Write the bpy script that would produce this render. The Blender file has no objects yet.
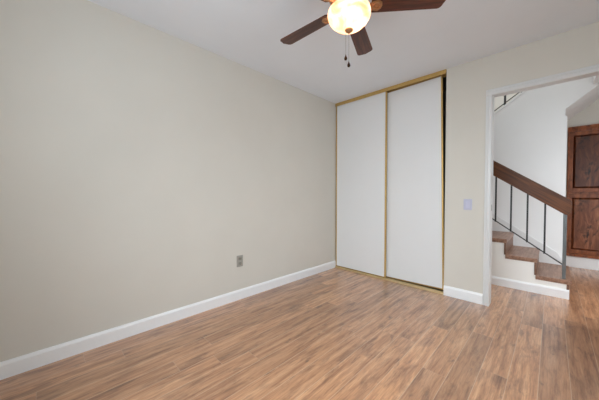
import bpy, bmesh, math, random
from mathutils import Vector, Matrix
random.seed(4)
sc = bpy.context.scene
COL = sc.collection
R = math.radians

# ------------------------------------------------------------------ camera
cam_d = bpy.data.cameras.new('camera')
cam_d.sensor_width = 36.0
cam_d.lens = 36.0 * 252.9 / 599.0
cam_d.clip_start = 0.02
cam = bpy.data.objects.new('camera', cam_d)
COL.objects.link(cam)
cam.location = (2.299, -3.056, 1.096)
cam.rotation_euler = (R(90) - 0.02235, 0, 0.7851)
sc.camera = cam

# ------------------------------------------------------------------ world, lights, exposure
w = bpy.data.worlds.new('sky')
sc.world = w
w.use_nodes = True
w.node_tree.nodes['Background'].inputs[0].default_value = (0.80, 0.90, 1.0, 1)
w.node_tree.nodes['Background'].inputs[1].default_value = 1.0


def area(name, loc, rot, sx, sy, power, col, spread=180):
    d = bpy.data.lights.new(name, 'AREA')
    d.shape = 'RECTANGLE'
    d.size, d.size_y, d.energy, d.color = sx, sy, power, col
    d.spread = R(spread)
    o = bpy.data.objects.new(name, d)
    COL.objects.link(o)
    o.location, o.rotation_euler = loc, rot
    return o


# daylight through the bedroom window (right wall), the window behind the camera and the hall; the last lamp is an added stair fill
area('window_daylight', (2.86, -1.90, 1.45), (0, R(60), 0), 1.1, 1.5, 10, (0.82, 0.93, 1.0), 150)
area('rear_window_daylight', (1.65, -3.51, 1.45), (R(54), 0, 0), 1.5, 1.2, 17.5, (0.82, 0.92, 1.0), 110)
area('rear_window_skylight', (1.65, -3.50, 1.45), (R(97), 0, 0), 1.5, 1.2, 17, (0.82, 0.92, 1.0))
area('skylight_daylight', (1.6, 2.12, 4.97), (0, 0, 0), 2.6, 0.7, 62, (0.92, 0.96, 1.0))
area('hall_window_daylight', (4.14, 0.65, 1.20), (0, R(74), 0), 1.2, 0.9, 14, (0.90, 0.95, 1.0), 160)
area('hall_added_stair_fill', (3.40, 0.22, 1.15), Vector((-0.62, 0.58, -0.53)).to_track_quat('-Z', 'Y').to_euler(), 0.7, 1.2, 8.5, (0.90, 0.95, 1.0), 130)  # added angled fill that brightens the stair side; no known source there

sc.view_settings.view_transform = 'Standard'
sc.view_settings.look = 'None'
sc.view_settings.gamma = 1.0
sc.view_settings.exposure = 0.0
sc.view_settings.use_curve_mapping = False


# ------------------------------------------------------------------ materials
def s2l(r, g, b):
    def f(c):
        c /= 255.0
        return c / 12.92 if c <= 0.04045 else ((c + 0.055) / 1.055) ** 2.4
    return (f(r), f(g), f(b), 1.0)


class NT:
    def __init__(self, name):
        self.m = bpy.data.materials.new(name)
        self.m.use_nodes = True
        self.t = self.m.node_tree
        self.b = self.t.nodes['Principled BSDF']
        self.out = self.t.nodes['Material Output']

    def n(self, typ, **kw):
        nd = self.t.nodes.new(typ)
        for k, v in kw.items():
            setattr(nd, k, v)
        return nd

    def l(self, a, b):
        self.t.links.new(a, b)

    def math(self, op, a, b=None, c=None):
        nd = self.n('ShaderNodeMath', operation=op)
        for i, v in enumerate((a, b, c)):
            if v is None:
                continue
            if isinstance(v, (int, float)):
                nd.inputs[i].default_value = v
            else:
                self.l(v, nd.inputs[i])
        return nd.outputs[0]

    def coord(self, scale=(1, 1, 1), slope=0.0):
        tc = self.n('ShaderNodeTexCoord')
        v = tc.outputs['Object']
        if slope:
            rt = self.n('ShaderNodeMapping')
            rt.inputs['Rotation'].default_value = (0, slope, 0)
            self.l(v, rt.inputs['Vector'])
            v = rt.outputs[0]
        mp = self.n('ShaderNodeMapping')
        mp.inputs['Scale'].default_value = scale
        self.l(v, mp.inputs['Vector'])
        return mp.outputs[0]

    def noise(self, vec, scale, detail=4, rough=0.55, dist=0.0):
        nd = self.n('ShaderNodeTexNoise')
        nd.inputs['Scale'].default_value = scale
        nd.inputs['Detail'].default_value = detail
        nd.inputs['Roughness'].default_value = rough
        nd.inputs['Distortion'].default_value = dist
        if vec is not None:
            self.l(vec, nd.inputs['Vector'])
        return nd.outputs[0]

    def ramp(self, fac, stops):
        nd = self.n('ShaderNodeValToRGB')
        el = nd.color_ramp.elements
        while len(el) < len(stops):
            el.new(0.5)
        for e, (p, c) in zip(el, stops):
            e.position, e.color = p, c
        self.l(fac, nd.inputs[0])
        return nd.outputs[0]

    def mix(self, fac, a, b, mode='MIX'):
        nd = self.n('ShaderNodeMix', data_type='RGBA', blend_type=mode)
        for i, v in ((0, fac), (6, a), (7, b)):
            if isinstance(v, (int, float, tuple)):
                nd.inputs[i].default_value = v
            else:
                self.l(v, nd.inputs[i])
        return nd.outputs[2]

    def bump(self, h, strength, dist=0.002):
        nd = self.n('ShaderNodeBump')
        nd.inputs['Strength'].default_value = strength
        nd.inputs['Distance'].default_value = dist
        self.l(h, nd.inputs['Height'])
        self.l(nd.outputs[0], self.b.inputs['Normal'])


def paint(name, col, rough=0.6, tex=0.15, scale=160, var=0.012):
    k = NT(name)
    v = k.coord()
    n1 = k.noise(v, 2.3, 3)
    d = tuple(max(0, c - var) for c in col[:3]) + (1,)
    e = tuple(min(1, c + var) for c in col[:3]) + (1,)
    k.l(k.ramp(n1, [(0.3, d), (0.7, e)]), k.b.inputs['Base Color'])
    k.b.inputs['Roughness'].default_value = rough
    k.bump(k.noise(v, scale, 3), tex, 0.0015)
    return k.m


def metal(name, col, rough=0.35, metallic=1.0):
    k = NT(name)
    v = k.coord((1, 1, 1))
    n1 = k.noise(v, 60, 3)
    d = tuple(c * 0.85 for c in col[:3]) + (1,)
    k.l(k.ramp(n1, [(0.3, d), (0.7, col)]), k.b.inputs['Base Color'])
    k.b.inputs['Metallic'].default_value = metallic
    k.b.inputs['Roughness'].default_value = rough
    return k.m


def wood(name, dark, mid, light, axis, rough=0.4, stretch=14, knots=0.0, scale=3.0, slope=0.0):
    k = NT(name)
    s = [stretch] * 3
    s[axis] = 1.0
    v = k.coord(tuple(s), slope)
    g = k.noise(v, scale, 6, 0.6, 0.6)
    col = k.ramp(g, [(0.28, dark), (0.5, mid), (0.72, light)])
    if knots > 0:
        s2 = [1.6] * 3
        s2[axis] = 0.9
        kn = k.noise(k.coord(tuple(s2)), 6.5, 3, 0.6, 0.8)
        blk = tuple(c * 0.18 for c in dark[:3]) + (1,)
        fac = k.ramp(kn, [(0.50, (0, 0, 0, 1)), (0.66, (knots, knots, knots, 1))])
        col = k.mix(fac, col, blk)
    k.l(col, k.b.inputs['Base Color'])
    k.b.inputs['Roughness'].default_value = rough
    k.bump(g, 0.08, 0.002)
    return k.m


def floor_material():
    k = NT('laminate planks')
    PW, PL = 0.131, 1.22
    tc = k.n('ShaderNodeTexCoord')
    sp = k.n('ShaderNodeSeparateXYZ')
    k.l(tc.outputs['Object'], sp.inputs[0])
    x, y = sp.outputs[0], sp.outputs[1]
    u = k.math('DIVIDE', k.math('ADD', x, 10.055), PW)
    row = k.math('FLOOR', u)
    fu = k.math('FRACT', u)
    wn = k.n('ShaderNodeTexWhiteNoise', noise_dimensions='1D')
    k.l(row, wn.inputs['W'])
    v = k.math('ADD', k.math('DIVIDE', k.math('ADD', y, 20.0), PL), wn.outputs['Value'])
    colm = k.math('FLOOR', v)
    fv = k.math('FRACT', v)
    wn2 = k.n('ShaderNodeTexWhiteNoise', noise_dimensions='2D')
    cb = k.n('ShaderNodeCombineXYZ')
    k.l(row, cb.inputs[0]); k.l(colm, cb.inputs[1])
    k.l(cb.outputs[0], wn2.inputs['Vector'])
    rnd = wn2.outputs['Value']
    # grain: coordinates shifted per plank and stretched along the plank
    gv = k.n('ShaderNodeCombineXYZ')
    k.l(k.math('MULTIPLY', x, 15.0), gv.inputs[0])
    k.l(k.math('ADD', k.math('MULTIPLY', y, 0.85), k.math('MULTIPLY', rnd, 37.0)), gv.inputs[1])
    k.l(k.math('MULTIPLY', rnd, 19.0), gv.inputs[2])
    g1 = k.noise(gv.outputs[0], 2.6, 6, 0.62, 0.25)
    gv2 = k.n('ShaderNodeCombineXYZ')
    k.l(k.math('MULTIPLY', x, 5.0), gv2.inputs[0])
    k.l(k.math('ADD', k.math('MULTIPLY', y, 1.2), k.math('MULTIPLY', rnd, 51.0)), gv2.inputs[1])
    g2 = k.noise(gv2.outputs[0], 2.6, 5, 0.65, 0.4)
    base = k.ramp(g1, [(0.30, s2l(*FD)), (0.50, s2l(*FM)), (0.70, s2l(*FL))])
    blot = k.ramp(g2, [(0.34, (0.42, 0.36, 0.34, 1)), (0.50, (1, 1, 1, 1))])
    base = k.mix(0.75, base, blot, 'MULTIPLY')
    fvx = k.n('ShaderNodeCombineXYZ')
    k.l(k.math('MULTIPLY', x, 70.0), fvx.inputs[0])
    k.l(k.math('ADD', k.math('MULTIPLY', y, 5.0), k.math('MULTIPLY', rnd, 23.0)), fvx.inputs[1])
    fib = k.noise(fvx.outputs[0], 2.2, 3, 0.6, 0.2)
    base = k.mix(0.8, base, k.ramp(fib, [(0.34, (0.74, 0.70, 0.68, 1)), (0.56, (1.06, 1.05, 1.04, 1))]), 'MULTIPLY')
    kv = k.n('ShaderNodeCombineXYZ')
    k.l(k.math('MULTIPLY', x, 2.6), kv.inputs[0])
    k.l(k.math('ADD', y, k.math('MULTIPLY', rnd, 71.0)), kv.inputs[1])
    kn = k.noise(kv.outputs[0], 7.0, 4, 0.6, 0.3)
    base = k.mix(k.ramp(kn, [(0.62, (0, 0, 0, 1)), (0.74, (0.75, 0.75, 0.75, 1))]), base, s2l(92, 64, 48))
    tone = k.ramp(rnd, [(0.0, (0.76, 0.73, 0.71, 1)), (0.5, (0.99, 0.98, 0.98, 1)), (1.0, (1.18, 1.17, 1.15, 1))])
    base = k.mix(1.0, base, tone, 'MULTIPLY')
    # seams: pale bevel lines along the planks, darker at the butt ends
    du = k.math('MINIMUM', fu, k.math('SUBTRACT', 1.0, fu))
    dv = k.math('MINIMUM', fv, k.math('SUBTRACT', 1.0, fv))
    su = k.math('LESS_THAN', du, 0.0018 / PW)
    sv = k.math('LESS_THAN', dv, 0.0015 / PL)
    base = k.mix(k.math('MULTIPLY', su, 0.5), base, s2l(214, 188, 160))
    base = k.mix(k.math('MULTIPLY', sv, 0.5), base, s2l(190, 160, 135))
    k.l(base, k.b.inputs['Base Color'])
    rr = k.ramp(g1, [(0.3, (0.46,) * 3 + (1,)), (0.7, (0.38,) * 3 + (1,))])
    k.l(rr, k.b.inputs['Roughness'])
    k.b.inputs['Specular IOR Level'].default_value = 1.0
    k.b.inputs['Coat Weight'].default_value = 1.0
    k.b.inputs['Coat Roughness'].default_value = 0.27
    k.bump(g1, 0.05, 0.0015)
    return k.m


FD, FM, FL = (148, 98, 64), (190, 138, 97), (212, 164, 123)
M = {}
M['wall'] = paint('cream wall paint', s2l(222, 217, 207), 0.62)
M['ceil'] = paint('white ceiling paint', s2l(240, 244, 250), 0.8, 0.35, 60)
M['hallwall'] = paint('white hall paint', s2l(240, 240, 239), 0.6)
M['stairside'] = paint('warm white stair paint', s2l(252, 250, 245), 0.6)
M['base'] = paint('bright white baseboard paint', s2l(250, 250, 250), 0.35, 0.03, 90, 0.006)
M['track'] = metal('pale gold track metal', s2l(230, 208, 160), 0.4, 0.5)
M['trim'] = paint('white trim gloss paint', s2l(228, 228, 227), 0.35, 0.03, 90, 0.006)
M['door'] = paint('white door laminate', s2l(238, 238, 238), 0.35, 0.03, 90, 0.006)
M['floor'] = floor_material()
M['gold'] = metal('brushed gold metal', s2l(216, 180, 112), 0.4, 0.55)
M['gold_dark'] = metal('dull gold metal', s2l(186, 150, 90), 0.45, 0.55)
M['brass'] = metal('antique brass', s2l(186, 144, 106), 0.4)
M['bronze'] = metal('dark bronze', s2l(70, 48, 36), 0.4)
M['iron'] = metal('black painted iron', s2l(52, 53, 54), 0.45, 0.3)
M['steel'] = metal('grey painted steel', s2l(112, 116, 116), 0.42, 0.4)
M['chrome'] = metal('satin nickel', s2l(176, 176, 174), 0.3)
M['blade'] = wood('walnut blade veneer', s2l(46, 22, 14), s2l(84, 42, 27), s2l(116, 64, 42), 0, 0.32, 16)
M['tread'] = wood('walnut stair wood', s2l(110, 78, 60), s2l(148, 110, 88), s2l(174, 137, 113), 1, 0.36, 12)
M['riser'] = wood('walnut riser wood', s2l(84, 56, 42), s2l(118, 84, 64), s2l(142, 106, 84), 1, 0.42, 12)
M['rail'] = wood('stained handrail wood', s2l(58, 27, 8), s2l(92, 50, 19), s2l(124, 72, 32), 0, 0.5, 16, slope=-math.atan(0.727))
M['cab'] = wood('knotty alder', s2l(92, 42, 16), s2l(142, 78, 42), s2l(172, 104, 62), 2, 0.45, 7, 0.5)
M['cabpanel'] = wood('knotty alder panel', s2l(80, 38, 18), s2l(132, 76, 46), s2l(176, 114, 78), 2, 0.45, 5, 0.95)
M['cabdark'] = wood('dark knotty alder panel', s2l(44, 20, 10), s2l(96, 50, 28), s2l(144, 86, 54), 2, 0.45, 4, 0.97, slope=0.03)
M['switch'] = paint('lilac white plastic', s2l(196, 196, 216), 0.35, 0.02)
M['switch2'] = paint('pale lilac paddle plastic', s2l(206, 206, 226), 0.3, 0.02)
M['outlet'] = paint('warm grey plastic', s2l(168, 166, 158), 0.4, 0.02)
M['outlet2'] = paint('darker grey plastic', s2l(150, 148, 140), 0.4, 0.02)
M['slot'] = paint('black slot plastic', s2l(20, 20, 20), 0.5, 0.0, 90, 0.0)
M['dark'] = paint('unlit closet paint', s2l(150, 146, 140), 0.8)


def glass_mat():
    k = NT('clear window glass')
    k.b.inputs['Transmission Weight'].default_value = 1.0
    k.b.inputs['Roughness'].default_value = 0.0
    k.b.inputs['IOR'].default_value = 1.05
    n1 = k.noise(k.coord(), 3, 2)
    k.l(k.ramp(n1, [(0, (0.95, 0.98, 0.97, 1)), (1, (1, 1, 1, 1))]), k.b.inputs['Base Color'])
    return k.m


def bowl_mat():
    k = NT('alabaster glass')
    v = k.coord((1, 1, 1.6))
    n1 = k.noise(v, 6.0, 3, 0.5, 2.6)
    col = k.ramp(n1, [(0.36, s2l(226, 190, 164)), (0.52, s2l(244, 228, 212)), (0.68, s2l(255, 250, 244))])
    tr = k.n('ShaderNodeBsdfTranslucent')
    k.l(col, tr.inputs[0])
    k.l(col, k.b.inputs['Base Color'])
    k.b.inputs['Roughness'].default_value = 0.25
    mx = k.n('ShaderNodeMixShader')
    mx.inputs[0].default_value = 0.45
    k.l(k.b.outputs[0], mx.inputs[1])
    k.l(tr.outputs[0], mx.inputs[2])
    k.l(mx.outputs[0], k.out.inputs[0])
    return k.m


M['glass'] = glass_mat()
M['bowl'] = bowl_mat()


# ------------------------------------------------------------------ mesh helpers
def box(bm, x0, x1, y0, y1, z0, z1, bevel=0.0, seg=2):
    v = [bm.verts.new(p) for p in ((x0, y0, z0), (x1, y0, z0), (x1, y1, z0), (x0, y1, z0),
                                   (x0, y0, z1), (x1, y0, z1), (x1, y1, z1), (x0, y1, z1))]
    fs = [bm.faces.new([v[i] for i in q]) for q in
          ((3, 2, 1, 0), (4, 5, 6, 7), (0, 1, 5, 4), (1, 2, 6, 5), (2, 3, 7, 6), (3, 0, 4, 7))]
    if bevel:
        ed = list({e for f in fs for e in f.edges})
        bmesh.ops.bevel(bm, geom=ed, offset=bevel, segments=seg, profile=0.6, affect='EDGES')
    return bm


def B(*a, **k):
    return box(bmesh.new(), *a, **k)


def prism(bm, pts, axis, a, b, bevel=0.0):
    """polygon pts extruded along an axis ('x': pts are (y,z); 'y': (x,z); 'z': (x,y))"""
    def P(p, t):
        return {'x': (t, p[0], p[1]), 'y': (p[0], t, p[1]), 'z': (p[0], p[1], t)}[axis]
    v0 = [bm.verts.new(P(p, a)) for p in pts]
    v1 = [bm.verts.new(P(p, b)) for p in pts]
    n = len(pts)
    fs = [bm.faces.new(v0), bm.faces.new(list(reversed(v1)))]
    for i in range(n):
        j = (i + 1) % n
        fs.append(bm.faces.new((v0[j], v0[i], v1[i], v1[j])))
    bmesh.ops.recalc_face_normals(bm, faces=fs)
    if bevel:
        ed = list({e for f in fs for e in f.edges})
        bmesh.ops.bevel(bm, geom=ed, offset=bevel, segments=2, profile=0.6, affect='EDGES')
    return bm


def lathe(bm, prof, c=(0, 0, 0), n=40):
    rings = []
    for r, z in prof:
        if r < 1e-5:
            rings.append([bm.verts.new((c[0], c[1], c[2] + z))])
        else:
            rings.append([bm.verts.new((c[0] + r * math.cos(2 * math.pi * i / n),
                                        c[1] + r * math.sin(2 * math.pi * i / n), c[2] + z)) for i in range(n)])
    fs = []
    for A, Bq in zip(rings, rings[1:]):
        for i in range(n):
            j = (i + 1) % n
            if len(A) == 1 and len(Bq) == 1:
                continue
            if len(A) == 1:
                fs.append(bm.faces.new((A[0], Bq[i], Bq[j])))
            elif len(Bq) == 1:
                fs.append(bm.faces.new((A[j], A[i], Bq[0])))
            else:
                fs.append(bm.faces.new((A[i], A[j], Bq[j], Bq[i])))
    for f in fs:
        f.smooth = True
    bmesh.ops.recalc_face_normals(bm, faces=fs)
    return bm


def tube(bm, p, q, r, n=12, r2=None):
    p, q = Vector(p), Vector(q)
    d = (q - p).normalized()
    a = d.orthogonal().normalized()
    b = d.cross(a)
    r2 = r if r2 is None else r2
    A = [bm.verts.new(p + r * (math.cos(t) * a + math.sin(t) * b)) for t in [2 * math.pi * i / n for i in range(n)]]
    Q = [bm.verts.new(q + r2 * (math.cos(t) * a + math.sin(t) * b)) for t in [2 * math.pi * i / n for i in range(n)]]
    fs = [bm.faces.new(list(reversed(A))), bm.faces.new(Q)]
    for i in range(n):
        j = (i + 1) % n
        f = bm.faces.new((A[i], A[j], Q[j], Q[i]))
        f.smooth = True
        fs.append(f)
    bmesh.ops.recalc_face_normals(bm, faces=fs)
    return bm


def torus(bm, c, R0, r, n=28, m=10):
    rings = []
    for i in range(n):
        t = 2 * math.pi * i / n
        rings.append([bm.verts.new((c[0] + (R0 + r * math.cos(2 * math.pi * j / m)) * math.cos(t),
                                    c[1] + (R0 + r * math.cos(2 * math.pi * j / m)) * math.sin(t),
                                    c[2] + r * math.sin(2 * math.pi * j / m))) for j in range(m)])
    fs = []
    for i in range(n):
        for j in range(m):
            f = bm.faces.new((rings[i][j], rings[(i + 1) % n][j], rings[(i + 1) % n][(j + 1) % m], rings[i][(j + 1) % m]))
            f.smooth = True
            fs.append(f)
    bmesh.ops.recalc_face_normals(bm, faces=fs)
    return bm


def wloc(o):
    v = Vector((0, 0, 0))
    while o is not None:
        v += o.location
        o = o.parent
    return v


def obj(name, bm, mat, parent=None, label=None, origin=None):
    """link a bmesh given in world coordinates as ONE object; a child sits at its own centre under its parent"""
    me = bpy.data.meshes.new(name)
    if origin is None:
        xs = [v.co for v in bm.verts]
        origin = Vector([(min(c[i] for c in xs) + max(c[i] for c in xs)) / 2 for i in range(3)])
    origin = Vector(origin)
    bm.transform(Matrix.Translation(-origin))
    bm.to_mesh(me)
    bm.free()
    me.materials.append(M[mat])
    o = bpy.data.objects.new(name, me)
    COL.objects.link(o)
    if parent is not None:
        o.location = origin - wloc(parent)
        o.parent = parent
    else:
        o.location = origin
    if label:
        o['label'] = label
    return o


def struct(name, bm, mat, parent=None):
    o = obj(name, bm, mat, parent, origin=(0, 0, 0) if parent is None else None)
    if parent is None:
        o['kind'] = 'structure'
    return o


def thing(name, label, cat, loc=(0, 0, 0), group=None):
    o = bpy.data.objects.new(name, None)
    o.empty_display_size = 0.1
    COL.objects.link(o)
    o.location = loc
    tag(o, label, cat, group)
    return o


def tag(o, label, cat, group=None):
    o['label'] = label
    o['category'] = cat
    if group:
        o['group'] = group
    return o


# ------------------------------------------------------------------ dimensions
H = 2.44            # bedroom ceiling
RX, RY = 2.90, -3.55  # right and rear walls
CX = 1.476          # right edge of the closet opening
JX, JD, JH = 1.877, 0.11, 2.057   # door jamb: left x, depth, head height
DX = 2.63           # right jamb
SY, WY = 0.785, 1.58  # stair side plane, wall of the upper flight
BY = 2.56           # hall back wall
HX = 4.20           # hall right wall
TOP = 5.0

# ------------------------------------------------------------------ structure: floor, ceilings, walls
struct('floor', B(-0.15, HX + 0.1, RY - 0.1, 2.95, -0.08, 0.0), 'floor')
struct('ceiling', B(-0.1, RX + 0.1, RY - 0.1, 0.10, H, H + 0.10), 'ceil')
struct('wall_left', B(-0.1, 0.0, RY - 0.1, 0.72, 0, H), 'wall')

bm = bmesh.new()
box(bm, CX, JX - 0.015, 0, JD, 0, H)
box(bm, JX - 0.015, DX + 0.015, 0, JD, JH + 0.015, H)
S0, S1, SZ0, SZ1 = 2.98, 3.80, 0.25, 2.05    # unseen opening added to go with the stair fill lamp
box(bm, DX + 0.015, S0, 0, JD, 0, H)
box(bm, S1, HX, 0, JD, 0, H)
box(bm, S0, S1, 0, JD, 0, SZ0)
box(bm, S0, S1, 0, JD, SZ1, H)
struct('wall_back', bm, 'wall')

bm = bmesh.new()      # right wall with its window opening
WZ0, WZ1, WA, WB = 0.90, 2.10, -2.70, -1.10
box(bm, RX, RX + 0.1, RY - 0.1, WA, 0, H)
box(bm, RX, RX + 0.1, WB, 0.0, 0, H)
box(bm, RX, RX + 0.1, WA, WB, 0, WZ0)
box(bm, RX, RX + 0.1, WA, WB, WZ1, H)
struct('wall_right', bm, 'wall')
bm = bmesh.new()      # rear wall with its window opening
UA, UB = 0.90, 2.40
box(bm, 0, UA, RY - 0.1, RY, 0, H)
box(bm, UB, RX, RY - 0.1, RY, 0, H)
box(bm, UA, UB, RY - 0.1, RY, 0, 0.85)
box(bm, UA, UB, RY - 0.1, RY, 2.05, H)
struct('wall_rear', bm, 'wall')


def window_x(name, x, y0, y1, z0, z1):
    bm = bmesh.new()
    for a in ((y0, y0 + 0.045, z0, z1), (y1 - 0.045, y1, z0, z1), (y0 + 0.045, y1 - 0.045, z0, z0 + 0.045),
              (y0 + 0.045, y1 - 0.045, z1 - 0.045, z1), ((y0 + y1) / 2 - 0.02, (y0 + y1) / 2 + 0.02, z0 + 0.045, z1 - 0.045)):
        box(bm, x + 0.03, x + 0.08, *a)
    f = struct(name, bm, 'trim')
    obj('pane', B(x + 0.052, x + 0.058, y0 + 0.02, y1 - 0.02, z0 + 0.02, z1 - 0.02), 'glass', f)


def window_y(name, y, x0, x1, z0, z1):
    bm = bmesh.new()
    for a, c in (((x0, x0 + 0.045), (z0, z1)), ((x1 - 0.045, x1), (z0, z1)), ((x0 + 0.045, x1 - 0.045), (z0, z0 + 0.045)),
                 ((x0 + 0.045, x1 - 0.045), (z1 - 0.045, z1)), (((x0 + x1) / 2 - 0.02, (x0 + x1) / 2 + 0.02), (z0 + 0.045, z1 - 0.045))):
        box(bm, a[0], a[1], y + 0.02, y + 0.07, c[0], c[1])
    f = struct(name, bm, 'trim')
    obj('pane', B(x0 + 0.02, x1 - 0.02, y + 0.042, y + 0.048, z0 + 0.02, z1 - 0.02), 'glass', f)


window_x('window_1', RX, WA, WB, WZ0, WZ1)
window_y('window_2', RY - 0.1, UA, UB, 0.85, 2.05)

window_y('added_window', 0.0, S0, S1, SZ0, SZ1)  # unseen window added to give the stair-side fill an opening

# closet shell behind the sliding doors
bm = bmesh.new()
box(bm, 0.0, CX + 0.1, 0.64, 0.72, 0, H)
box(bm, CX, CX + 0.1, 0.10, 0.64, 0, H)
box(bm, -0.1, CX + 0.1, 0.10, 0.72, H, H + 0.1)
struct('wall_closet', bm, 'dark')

# hall and stairwell shell
CB0, CB1, CBZ0, CBZ1 = 2.452, 3.36, 0.168, 2.10
bm = bmesh.new()
box(bm, -0.3, CB0, BY, BY + 0.1, 0, TOP)
box(bm, CB1, HX, BY, BY + 0.1, 0, TOP)
box(bm, CB0, CB1, BY, BY + 0.1, 0, CBZ0)
box(bm, CB0, CB1, BY, BY + 0.1, CBZ1, TOP)
struct('wall_hall_back', bm, 'wall')
bm = bmesh.new()
HA, HB = 0.20, 1.30
box(bm, HX, HX + 0.1, 0, HA, 0, TOP)
box(bm, HX, HX + 0.1, HB, BY + 0.1, 0, TOP)
box(bm, HX, HX + 0.1, HA, HB, 0, 0.8)
box(bm, HX, HX + 0.1, HA, HB, 2.1, TOP)
struct('wall_hall_right', bm, 'hallwall')
window_x('window_3', HX, HA, HB, 0.8, 2.1)
struct('wall_hall_left', B(-0.4, -0.3, 0.62, BY + 0.1, 0, TOP), 'hallwall')
bm = bmesh.new()      # upper wall of the stairwell above the bedroom
box(bm, -0.4, HX, 0.0, JD, H + 0.1, TOP)
struct('wall_stairwell', bm, 'hallwall')
struct('ceiling_stairwell', B(-0.4, HX + 0.1, 0.0, BY + 0.1, TOP, TOP + 0.1), 'ceil')
# lower hall ceiling that starts beside the stairwell
struct('ceiling_hall', B(2.622, HX, JD, WY - 0.002, 2.41, 2.62), 'hallwall')

# wall of the upper flight: full height left, its underside rises to the right
cs = 0.714


def cap_z(x):
    return 2.24 + cs * (x - 1.667)


def sof_z(x):
    return 2.172 + 0.83 * (x - 2.40)


XR = 3.3
bm = bmesh.new()
prism(bm, [(-0.3, 0), (2.418, 0), (2.418, 2.07), (2.40, 2.09), (2.40, 2.172), (XR, sof_z(XR)), (XR, cap_z(XR)), (0.75, cap_z(0.75)), (-0.3, cap_z(0.75))],
      'y', WY, WY + 0.10)
struct('wall_stair', bm, 'hallwall')
bm = bmesh.new()      # sloped soffit under the upper flight
prism(bm, [(2.10, sof_z(2.10)), (XR, sof_z(XR)), (XR, sof_z(XR) + 0.25), (2.10, sof_z(2.10) + 0.25)], 'y', WY + 0.10, BY)
struct('ceiling_stair', bm, 'hallwall')
bm = bmesh.new()      # white cap on the sloped wall
prism(bm, [(0.75, cap_z(0.75)), (XR, cap_z(XR)), (XR, cap_z(XR) + 0.03), (0.75, cap_z(0.75) + 0.03)], 'y', WY - 0.015, WY + 0.115)
struct('trim_1', bm, 'trim')

# ------------------------------------------------------------------ baseboards


def base_prof(h, t):
    return [(0, 0), (t, 0), (t, h - 0.018), (t * 0.72, h - 0.008), (t * 0.5, h), (0, h)]


prism_b = bmesh.new()
prism(prism_b, [(p, z) for p, z in base_prof(0.101, 0.014)], 'y', RY, 0.0)
struct('baseboard_left', prism_b, 'base')
bm = bmesh.new()
prism(bm, [(-p, z) for p, z in base_prof(0.105, 0.014)], 'x', CX + 0.001, JX - 0.052)
struct('baseboard_back', bm, 'base')
bm = bmesh.new()
prism(bm, [(SY - p, z) for p, z in base_prof(0.097, 0.014)], 'x', CX + 0.1, 2.440)
struct('baseboard_stair', bm, 'base')
bm = bmesh.new()
prism(bm, [(BY - p, z) for p, z in base_prof(0.166, 0.016)], 'x', 2.10, HX)
struct('baseboard_hall', bm, 'base')
bm = bmesh.new()
prism(bm, [(RX - p, z) for p, z in base_prof(0.101, 0.014)], 'y', RY, 0.0)
struct('baseboard_right', bm, 'base')
# white skirt board climbing the far wall of the lower flight


def nose(x):
    return 0.195 + 0.698 * (2.445 - x)


bm = bmesh.new()
prism(bm, [(0.86, nose(0.86) - 0.2), (2.40, 0.0), (2.40, 0.26), (2.36, nose(2.36) + 0.09), (0.86, nose(0.86) + 0.09)], 'y', WY - 0.014, WY)
struct('trim_2', bm, 'trim')

# ------------------------------------------------------------------ door frame (cased opening)
fr = bpy.data.objects.new('door_1', None)
COL.objects.link(fr)
fr['kind'] = 'structure'
fr.location = (JX, 0, 0)
CW = 0.050


def casing_profile(w, t):   # (across, out)
    return [(0, 0), (w, 0), (w, t * 0.55), (w * 0.86, t * 0.7), (w * 0.62, t * 0.75), (w * 0.5, t), (w * 0.12, t), (0, t * 0.8)]


bm = bmesh.new()
prism(bm, [(JX - a, -o) for a, o in casing_profile(CW, 0.02)], 'z', 0, JH + CW)
obj('casing', bm, 'trim', fr)
bm = bmesh.new()
prism(bm, [(DX + a, -o) for a, o in casing_profile(CW, 0.02)], 'z', 0, JH + CW)
obj('casing', bm, 'trim', fr)
bm = bmesh.new()
prism(bm, [(-o, JH - 0.009 + a) for a, o in casing_profile(CW + 0.009, 0.021)], 'x', JX - CW, DX + CW)
obj('head_casing', bm, 'trim', fr)
bm = bmesh.new()
box(bm, JX - 0.014, JX, 0.0, JD, 0, JH, 0.0015)
obj('jamb', bm, 'trim', fr)
obj('jamb', B(DX, DX + 0.014, 0.0, JD, 0, JH, bevel=0.0015), 'trim', fr)
obj('head_jamb', B(JX - 0.014, DX + 0.014, 0.0, JD, JH, JH + 0.014, bevel=0.0015), 'trim', fr)
# hall-side casing
bm = bmesh.new()
box(bm, JX - CW, JX - 0.004, JD, JD + 0.016, 0, JH + CW, 0.003)
obj('casing', bm, 'trim', fr)
obj('strike_plate', B(JX - 0.0005, JX + 0.0025, 0.032, 0.060, 0.935, 0.995, bevel=0.001), 'chrome', fr, 'satin nickel strike plate in the white jamb')

# ------------------------------------------------------------------ closet: tracks and sliding doors
t = thing('sliding_door_track', 'gold metal head track across the top of the closet doors, against the ceiling', 'door track', (CX / 2, 0.05, H))
bm = bmesh.new()
box(bm, 0.002, CX - 0.002, -0.006, 0.0, H - 0.045, H - 0.001, 0.0015)
obj('fascia', bm, 'gold', t)
bm = bmesh.new()
box(bm, 0.002, CX - 0.002, 0.0, 0.088, H - 0.012, H - 0.001)
box(bm, 0.002, CX - 0.002, 0.039, 0.042, H - 0.036, H - 0.012)
box(bm, 0.002, CX - 0.002, 0.085, 0.088, H - 0.045, H - 0.012)
obj('channel', bm, 'gold_dark', t)

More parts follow.
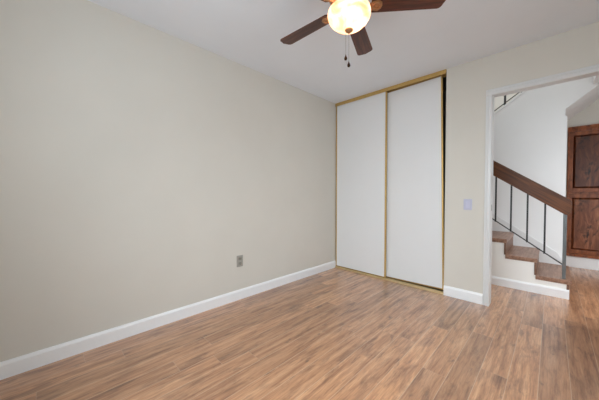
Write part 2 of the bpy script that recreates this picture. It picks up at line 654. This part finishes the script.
t = thing('sliding_door_track', 'gold metal floor track running under both closet doors', 'door track', (CX / 2, 0.04, 0))
bm = bmesh.new()
box(bm, 0.002, CX - 0.002, -0.012, 0.088, 0.0005, 0.006, 0.001)
obj('base_strip', bm, 'track', t)
bm = bmesh.new()
box(bm, 0.002, CX - 0.002, -0.011, -0.002, 0.006, 0.021, 0.0008)
box(bm, 0.002, CX - 0.002, 0.038, 0.042, 0.006, 0.016, 0.0008)
obj('guide_rib', bm, 'track', t)


def closet_door(label, x0, x1, yf, z0, z1, tilt=0.0):
    r = thing('closet_door', label, 'sliding door', (x0, yf, z0), 'sliding closet doors')
    sw = 0.017
    obj('panel', B(x0 + sw, x1 - sw, yf + 0.004, yf + 0.020, z0 + 0.012, z1 - 0.012), 'door', r, 'plain white door panel')
    for a, b in ((x0, x0 + sw), (x1 - sw, x1)):
        bm = bmesh.new()
        box(bm, a, b, yf, yf + 0.025, z0, z1, 0.0025)
        obj('stile', bm, 'gold', r, 'slim gold edge stile')
    obj('bottom_rail', B(x0 + sw, x1 - sw, yf + 0.001, yf + 0.024, z0, z0 + 0.013, bevel=0.0015), 'gold_dark', r)
    obj('top_rail', B(x0 + sw, x1 - sw, yf + 0.001, yf + 0.024, z1 - 0.013, z1, bevel=0.0015), 'gold_dark', r)
    r.rotation_euler = (0, tilt, 0)
    return r


closet_door('white gold-edged sliding closet door next to the left wall, in front of the other', 0.006, 0.797, 0.007, 0.018, H - 0.014)
closet_door('white gold-edged sliding closet door on the right, leaning to leave a black gap', 0.750, 1.463, 0.052, 0.018, H - 0.036, R(-1.0))

# ------------------------------------------------------------------ staircase
st = thing('staircase', 'walnut-brown wooden staircase with white painted side, rising left beyond the doorway', 'stairs', (2.445, SY, 0))
RISE, RUN = 0.1835, 0.2655
NX = [2.458 - RUN * i for i in range(7)]
TZ = [0.197 + RISE * i for i in range(7)]
TT = 0.046
pts = [(NX[0] - 0.026, 0)]
for i in range(6):
    pts += [(NX[i] - (0.026 if i == 0 else 0.012), TZ[i] - TT), (NX[i + 1] - 0.012, TZ[i] - TT)]
pts += [(NX[6] - 0.012, TZ[6] - TT), (CX + 0.1 - 1.7, TZ[6] - TT), (CX + 0.1 - 1.7, 0)]
bm = bmesh.new()
prism(bm, pts, 'y', SY, WY - 0.016)
obj('side_panel', bm, 'stairside', st, 'white painted closed side of the stairs')
for i in range(7):
    x1 = NX[i]
    x0 = NX[i + 1] - 0.012 if i < 6 else -0.29
    bm = bmesh.new()
    box(bm, x0, x1, SY - 0.006, WY - 0.016, TZ[i] - TT, TZ[i], 0.004)
    obj('tread', bm, 'tread', st)
    bm = bmesh.new()
    z0 = 0.001 if i == 0 else TZ[i - 1]
    xr = x1 - (0.020 if i == 0 else 0.006)
    box(bm, xr - 0.018, xr, SY - 0.004, WY - 0.016, z0, TZ[i] - TT, 0.001)
    obj('riser', bm, 'riser', st)

# railing of the lower flight
rl = thing('stair_railing', 'slanted brown wooden handrail on thin black balusters beside the lower steps', 'railing', (2.395, SY + 0.04, TZ[0]), 'stair railings')
RYC = SY + 0.04


def rail_top(x):
    return 1.036 + 0.727 * (2.438 - x)


def rail_bot(x):
    return 0.876 + 0.727 * (2.405 - x)


bm = bmesh.new()
prism(bm, [(0.86, rail_bot(0.86)), (2.400, rail_bot(2.400)), (2.418, 0.880), (2.436, 0.902), (2.446, 0.930), (2.449, 0.960),
           (2.446, 1.012), (2.438, 1.036), (0.86, rail_top(0.86))], 'y', RYC - 0.02, RYC + 0.02, 0.004)
obj('handrail', bm, 'rail', rl, 'brown wooden handrail plank')


def low_rail(x):
    return 0.351 + 0.739 * (2.384 - x)


bm = bmesh.new()
prism(bm, [(0.86, low_rail(0.86) - 0.007), (2.384, low_rail(2.384) - 0.007), (2.384, low_rail(2.384) + 0.007), (0.86, low_rail(0.86) + 0.007)], 'y', RYC - 0.006, RYC + 0.006)
obj('bottom_rail', bm, 'iron', rl)
obj('newel_post', B(2.385, 2.413, RYC - 0.017, RYC + 0.017, TZ[0] + 0.0008, rail_bot(2.39) + 0.02, bevel=0.002), 'steel', rl, 'grey square steel newel post')
for i in range(10):
    x = 2.246 - 0.1445 * i
    bm = bmesh.new()
    box(bm, x - 0.008, x + 0.008, RYC - 0.008, RYC + 0.008, low_rail(x) - 0.012, rail_bot(x) + 0.015, 0.001)
    obj('baluster', bm, 'iron', rl)

# railing on the sloped wall of the upper flight
ru = thing('stair_railing', 'dark upper railing on the sloped white wall, top left of the doorway', 'railing', (1.667, WY + 0.05, cap_z(1.667) + 0.03), 'stair railings')
YU = WY + 0.03


def zc(x):
    return cap_z(x) + 0.03


bm = bmesh.new()
prism(bm, [(0.80, zc(0.80) + 0.034), (3.1, zc(3.1) + 0.034), (3.1, zc(3.1) + 0.046), (0.80, zc(0.80) + 0.046)], 'y', YU - 0.006, YU + 0.006)
obj('bottom_rail', bm, 'iron', ru)
bm = bmesh.new()
prism(bm, [(0.80, zc(0.80) + 0.62), (3.1, zc(3.1) + 0.62), (3.1, zc(3.1) + 0.76), (0.80, zc(0.80) + 0.76)], 'y', YU - 0.02, YU + 0.02, 0.004)
obj('handrail', bm, 'rail', ru)
for i in range(12):
    x = 1.799 - 0.176 * 5 + 0.176 * i
    r_ = 0.012 if i == 5 else 0.008
    bm = bmesh.new()
    box(bm, x - r_, x + r_, YU - r_, YU + r_, zc(x) - (0.004 if i != 5 else 0.004), zc(x) + 0.64, 0.001)
    obj('baluster' if i != 5 else 'post', bm, 'iron', ru)

# ------------------------------------------------------------------ built-in cabinet
cb = thing('cabinet', 'dark knotty wood built-in cabinet set in the hall wall, behind the stair handrail', 'cabinet', (CB0, BY, CBZ0))
FY = BY - 0.034
bm = bmesh.new()
box(bm, CB0 + 0.002, CB1 - 0.002, BY + 0.002, BY + 0.30, CBZ0 + 0.002, CBZ1 - 0.002)
obj('carcass', bm, 'cab', cb)
bm = bmesh.new()
SPL = 1.115
mid = (CB0 + CB1) / 2
prism(bm, [(BY, CBZ1 - 0.075), (FY - 0.004, CBZ1 - 0.075), (FY - 0.006, CBZ1 - 0.05), (FY - 0.026, CBZ1 - 0.012), (FY - 0.026, CBZ1), (BY, CBZ1)], 'x', CB0, CB1)
obj('cornice', bm, 'cab', cb)
bm = bmesh.new()
prism(bm, [(BY, CBZ0), (FY - 0.018, CBZ0), (FY - 0.018, CBZ0 + 0.028), (FY - 0.004, CBZ0 + 0.045), (BY, CBZ0 + 0.045)], 'x', CB0, CB1)
obj('plinth_moulding', bm, 'cab', cb)


def cab_door(x0, x1, z0, z1, hinge):
    yf = FY - 0.004
    bm = bmesh.new()
    s = 0.052
    box(bm, x0, x0 + s, yf, BY + 0.001, z0, z1, 0.003)
    box(bm, x1 - s, x1, yf, BY + 0.001, z0, z1, 0.003)
    box(bm, x0 + s - 0.001, x1 - s + 0.001, yf, BY + 0.001, z0, z0 + s, 0.003)
    box(bm, x0 + s - 0.001, x1 - s + 0.001, yf, BY + 0.001, z1 - s, z1, 0.003)
    d = obj('door', bm, 'cab', cb)
    # raised panel: sloped field inside the frame
    a, b, c, e = x0 + s + 0.004, x1 - s - 0.004, z0 + s + 0.004, z1 - s - 0.004
    bm = bmesh.new()
    g = 0.022
    o4 = [(a, c), (b, c), (b, e), (a, e)]
    i4 = [(a + g, c + g), (b - g, c + g), (b - g, e - g), (a + g, e - g)]
    vo = [bm.verts.new((p[0], BY - 0.004, p[1])) for p in o4]
    vi = [bm.verts.new((p[0], yf + 0.004, p[1])) for p in i4]
    vb = [bm.verts.new((p[0], BY + 0.001, p[1])) for p in o4]
    bm.faces.new(vi)
    for i in range(4):
        j = (i + 1) % 4
        bm.faces.new((vo[i], vo[j], vi[j], vi[i]))
        bm.faces.new((vb[i], vb[j], vo[j], vo[i]))
    bm.faces.new(list(reversed(vb)))
    bmesh.ops.recalc_face_normals(bm, faces=bm.faces[:])
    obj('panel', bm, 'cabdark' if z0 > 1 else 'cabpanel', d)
    kx = x1 - 0.026 if hinge < 0 else x0 + 0.026
    bm = bmesh.new()
    zk = z0 + 0.12 if z0 > 1 else z1 - 0.12
    tube(bm, (kx, yf, zk), (kx, yf - 0.022, zk), 0.005, 12, 0.013)
    obj('knob', bm, 'bronze', d)


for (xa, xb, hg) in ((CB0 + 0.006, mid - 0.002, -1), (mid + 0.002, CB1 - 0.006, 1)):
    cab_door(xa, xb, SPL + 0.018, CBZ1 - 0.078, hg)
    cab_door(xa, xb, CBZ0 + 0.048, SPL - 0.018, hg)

# ------------------------------------------------------------------ wall fittings
sw = thing('light_switch', 'pale lilac-white light switch on the wall between closet and doorway', 'light switch', (1.6875, -0.001, 0.991))
obj('plate', B(1.651, 1.724, -0.007, -0.0005, 0.936, 1.047, bevel=0.003), 'switch', sw)
bm = bmesh.new()
prism(bm, [(-0.006, 0.958), (-0.009, 0.958), (-0.0125, 1.024), (-0.006, 1.024)], 'x', 1.671, 1.704, 0.001)
obj('paddle', bm, 'switch2', sw)

ot = thing('power_outlet', 'small grey power outlet low on the left wall', 'power outlet', (0.001, -1.64, 0.40))
obj('plate', B(0.0005, 0.007, -1.676, -1.604, 0.342, 0.460, bevel=0.003), 'outlet', ot)
for z in (0.376, 0.426):
    s_ = obj('socket', B(0.006, 0.0095, -1.657, -1.623, z - 0.015, z + 0.015, bevel=0.004), 'outlet2', ot)
    bm = bmesh.new()
    box(bm, 0.0094, 0.0098, -1.648, -1.6455, z - 0.004, z + 0.008)
    box(bm, 0.0094, 0.0098, -1.6345, -1.632, z - 0.004, z + 0.008)
    tube(bm, (0.0094, -1.64, z - 0.009), (0.0098, -1.64, z - 0.009), 0.0028, 10)
    obj('slot', bm, 'slot', s_)

# ------------------------------------------------------------------ ceiling fan
FX, FYc, FZ = 1.406, -1.736, 2.235
fan = thing('ceiling_fan', 'five-blade ceiling fan with dark wooden blades and a glowing alabaster bowl', 'ceiling fan', (FX, FYc, H))
bm = bmesh.new()
lathe(bm, [(0, 0.0), (0.075, 0.0), (0.072, -0.03), (0.05, -0.055), (0.0, -0.055)], (FX, FYc, H - 0.0005))
obj('canopy', bm, 'brass', fan)
bm = bmesh.new()
lathe(bm, [(0, 2.40), (0.045, 2.40), (0.10, 2.37), (0.125, 2.35), (0.125, 2.30), (0.11, 2.275), (0.095, 2.268), (0.05, 2.26), (0, 2.26)], (FX, FYc, 0))
obj('motor_housing', bm, 'brass', fan)
BZ = 0.070
bm = bmesh.new()
lathe(bm, [(0, 2.19), (0.05, 2.19), (0.062, 2.175), (0.098, 2.165), (0.103, 2.152), (0.096, 2.148), (0.0, 2.15)], (FX, FYc, BZ))
obj('light_fitter', bm, 'brass', fan)
# glass bowl (open top, with thickness)
outer = [(0.100, 2.156), (0.113, 2.150), (0.126, 2.138), (0.130, 2.120), (0.125, 2.099), (0.112, 2.077), (0.092, 2.058), (0.066, 2.044), (0.036, 2.035), (0.0, 2.0315)]
inner = [(r - 0.004 if r > 0.004 else 0.0, z + 0.003) for r, z in outer]
bm = bmesh.new()
lathe(bm, outer + list(reversed(inner)), (FX, FYc, BZ), 56)
bowl = obj('light_bowl', bm, 'bowl', fan, 'glowing alabaster glass bowl')
bm = bmesh.new()
lathe(bm, [(0, 2.034), (0.021, 2.032), (0.026, 2.027), (0.022, 2.019), (0.010, 2.014), (0.007, 2.008), (0.0, 2.006)], (FX, FYc, BZ), 24)
obj('finial', bm, 'brass', fan)


def blade_bm():
    """blade in local coords: x outwards from the hub, pitched about its length"""
    bm = bmesh.new()
    r0, r1 = 0.130, 0.560
    w0, w1 = 0.050, 0.060
    pts = [(r0, -w0 * 0.75), (r0 + 0.012, -w0)]
    pts += [(r1 - 0.035, -w1)]
    for a in range(1, 6):
        t_ = a / 5 * math.pi / 2
        pts.append((r1 - 0.035 + 0.026 * math.sin(t_), -w1 + 0.030 * (1 - math.cos(t_))))
    pts.append((r1, 0))
    for a in range(5, 0, -1):
        t_ = a / 5 * math.pi / 2
        pts.append((r1 - 0.035 + 0.026 * math.sin(t_), w1 - 0.030 * (1 - math.cos(t_))))
    pts += [(r1 - 0.035, w1), (r0 + 0.012, w0), (r0, w0 * 0.75)]
    prism(bm, pts, 'z', -0.003, 0.003)
    return bm


def iron_bm():
    bm = bmesh.new()
    prism(bm, [(0.075, -0.016), (0.115, -0.012), (0.135, -0.028), (0.172, -0.036), (0.192, -0.02), (0.197, 0.0), (0.192, 0.02), (0.172, 0.036), (0.135, 0.028), (0.115, 0.012), (0.075, 0.016)], 'z', -0.0085, -0.0035, 0.001)
    torus(bm, (0.163, 0, -0.0095), 0.022, 0.005)
    lathe(bm, [(0, -0.013), (0.007, -0.012), (0.009, -0.008), (0.0, -0.006)], (0.163, 0, 0), 14)
    return bm


def child(name, me, parent, label=None):
    o = bpy.data.objects.new(name, me)
    COL.objects.link(o)
    o.parent = parent
    if label:
        o['label'] = label
    return o


def to_mesh(name, bm, mat):
    me = bpy.data.meshes.new(name)
    bm.to_mesh(me)
    bm.free()
    me.materials.append(M[mat])
    return me


bme = to_mesh('blade', blade_bm(), 'blade')
ime = to_mesh('blade_bracket', iron_bm(), 'brass')
for i in range(5):
    b = child('blade', bme, fan, 'dark walnut fan blade')
    b.location = (0, 0, FZ - H)
    b.rotation_euler = (Matrix.Rotation(R((38.0, 110.3, 183.8, 256.0, 328.0)[i]), 3, 'Z') @ Matrix.Rotation(R(-10), 3, 'X')).to_euler()
    child('blade_bracket', ime, b, 'antique brass blade bracket')

# pull chains with dark teardrop fobs


def chain(dx, dy, ztop, zbot):
    bm = bmesh.new()
    z = ztop
    tube(bm, (FX + dx, FYc + dy, ztop), (FX + dx, FYc + dy, zbot + 0.02), 0.0009, 6)
    while z > zbot + 0.02:
        bmesh.ops.create_icosphere(bm, subdivisions=1, radius=0.0017, matrix=Matrix.Translation((FX + dx, FYc + dy, z)))
        z -= 0.0048
    c = obj('pull_chain', bm, 'chrome', fan, 'thin beaded pull chain')
    bm = bmesh.new()
    lathe(bm, [(0, 0.024), (0.0025, 0.022), (0.004, 0.014), (0.0085, 0.004), (0.0095, -0.003), (0.007, -0.009), (0, -0.011)], (FX + dx, FYc + dy, zbot), 18)
    obj('fob', bm, 'bronze', c, 'dark teardrop pull fob')


chain(0.0, 0.0, 2.078, 1.885)
chain(-0.015, -0.011, 2.096, 1.928)

# the fan's own bulb inside the bowl
ld = bpy.data.lights.new('fan_bulb', 'POINT')
ld.energy = 5
ld.color = (1.0, 0.88, 0.74)
ld.shadow_soft_size = 0.035
lo = bpy.data.objects.new('fan_bulb', ld)
COL.objects.link(lo)
lo.location = (FX, FYc, 2.09 + BZ)
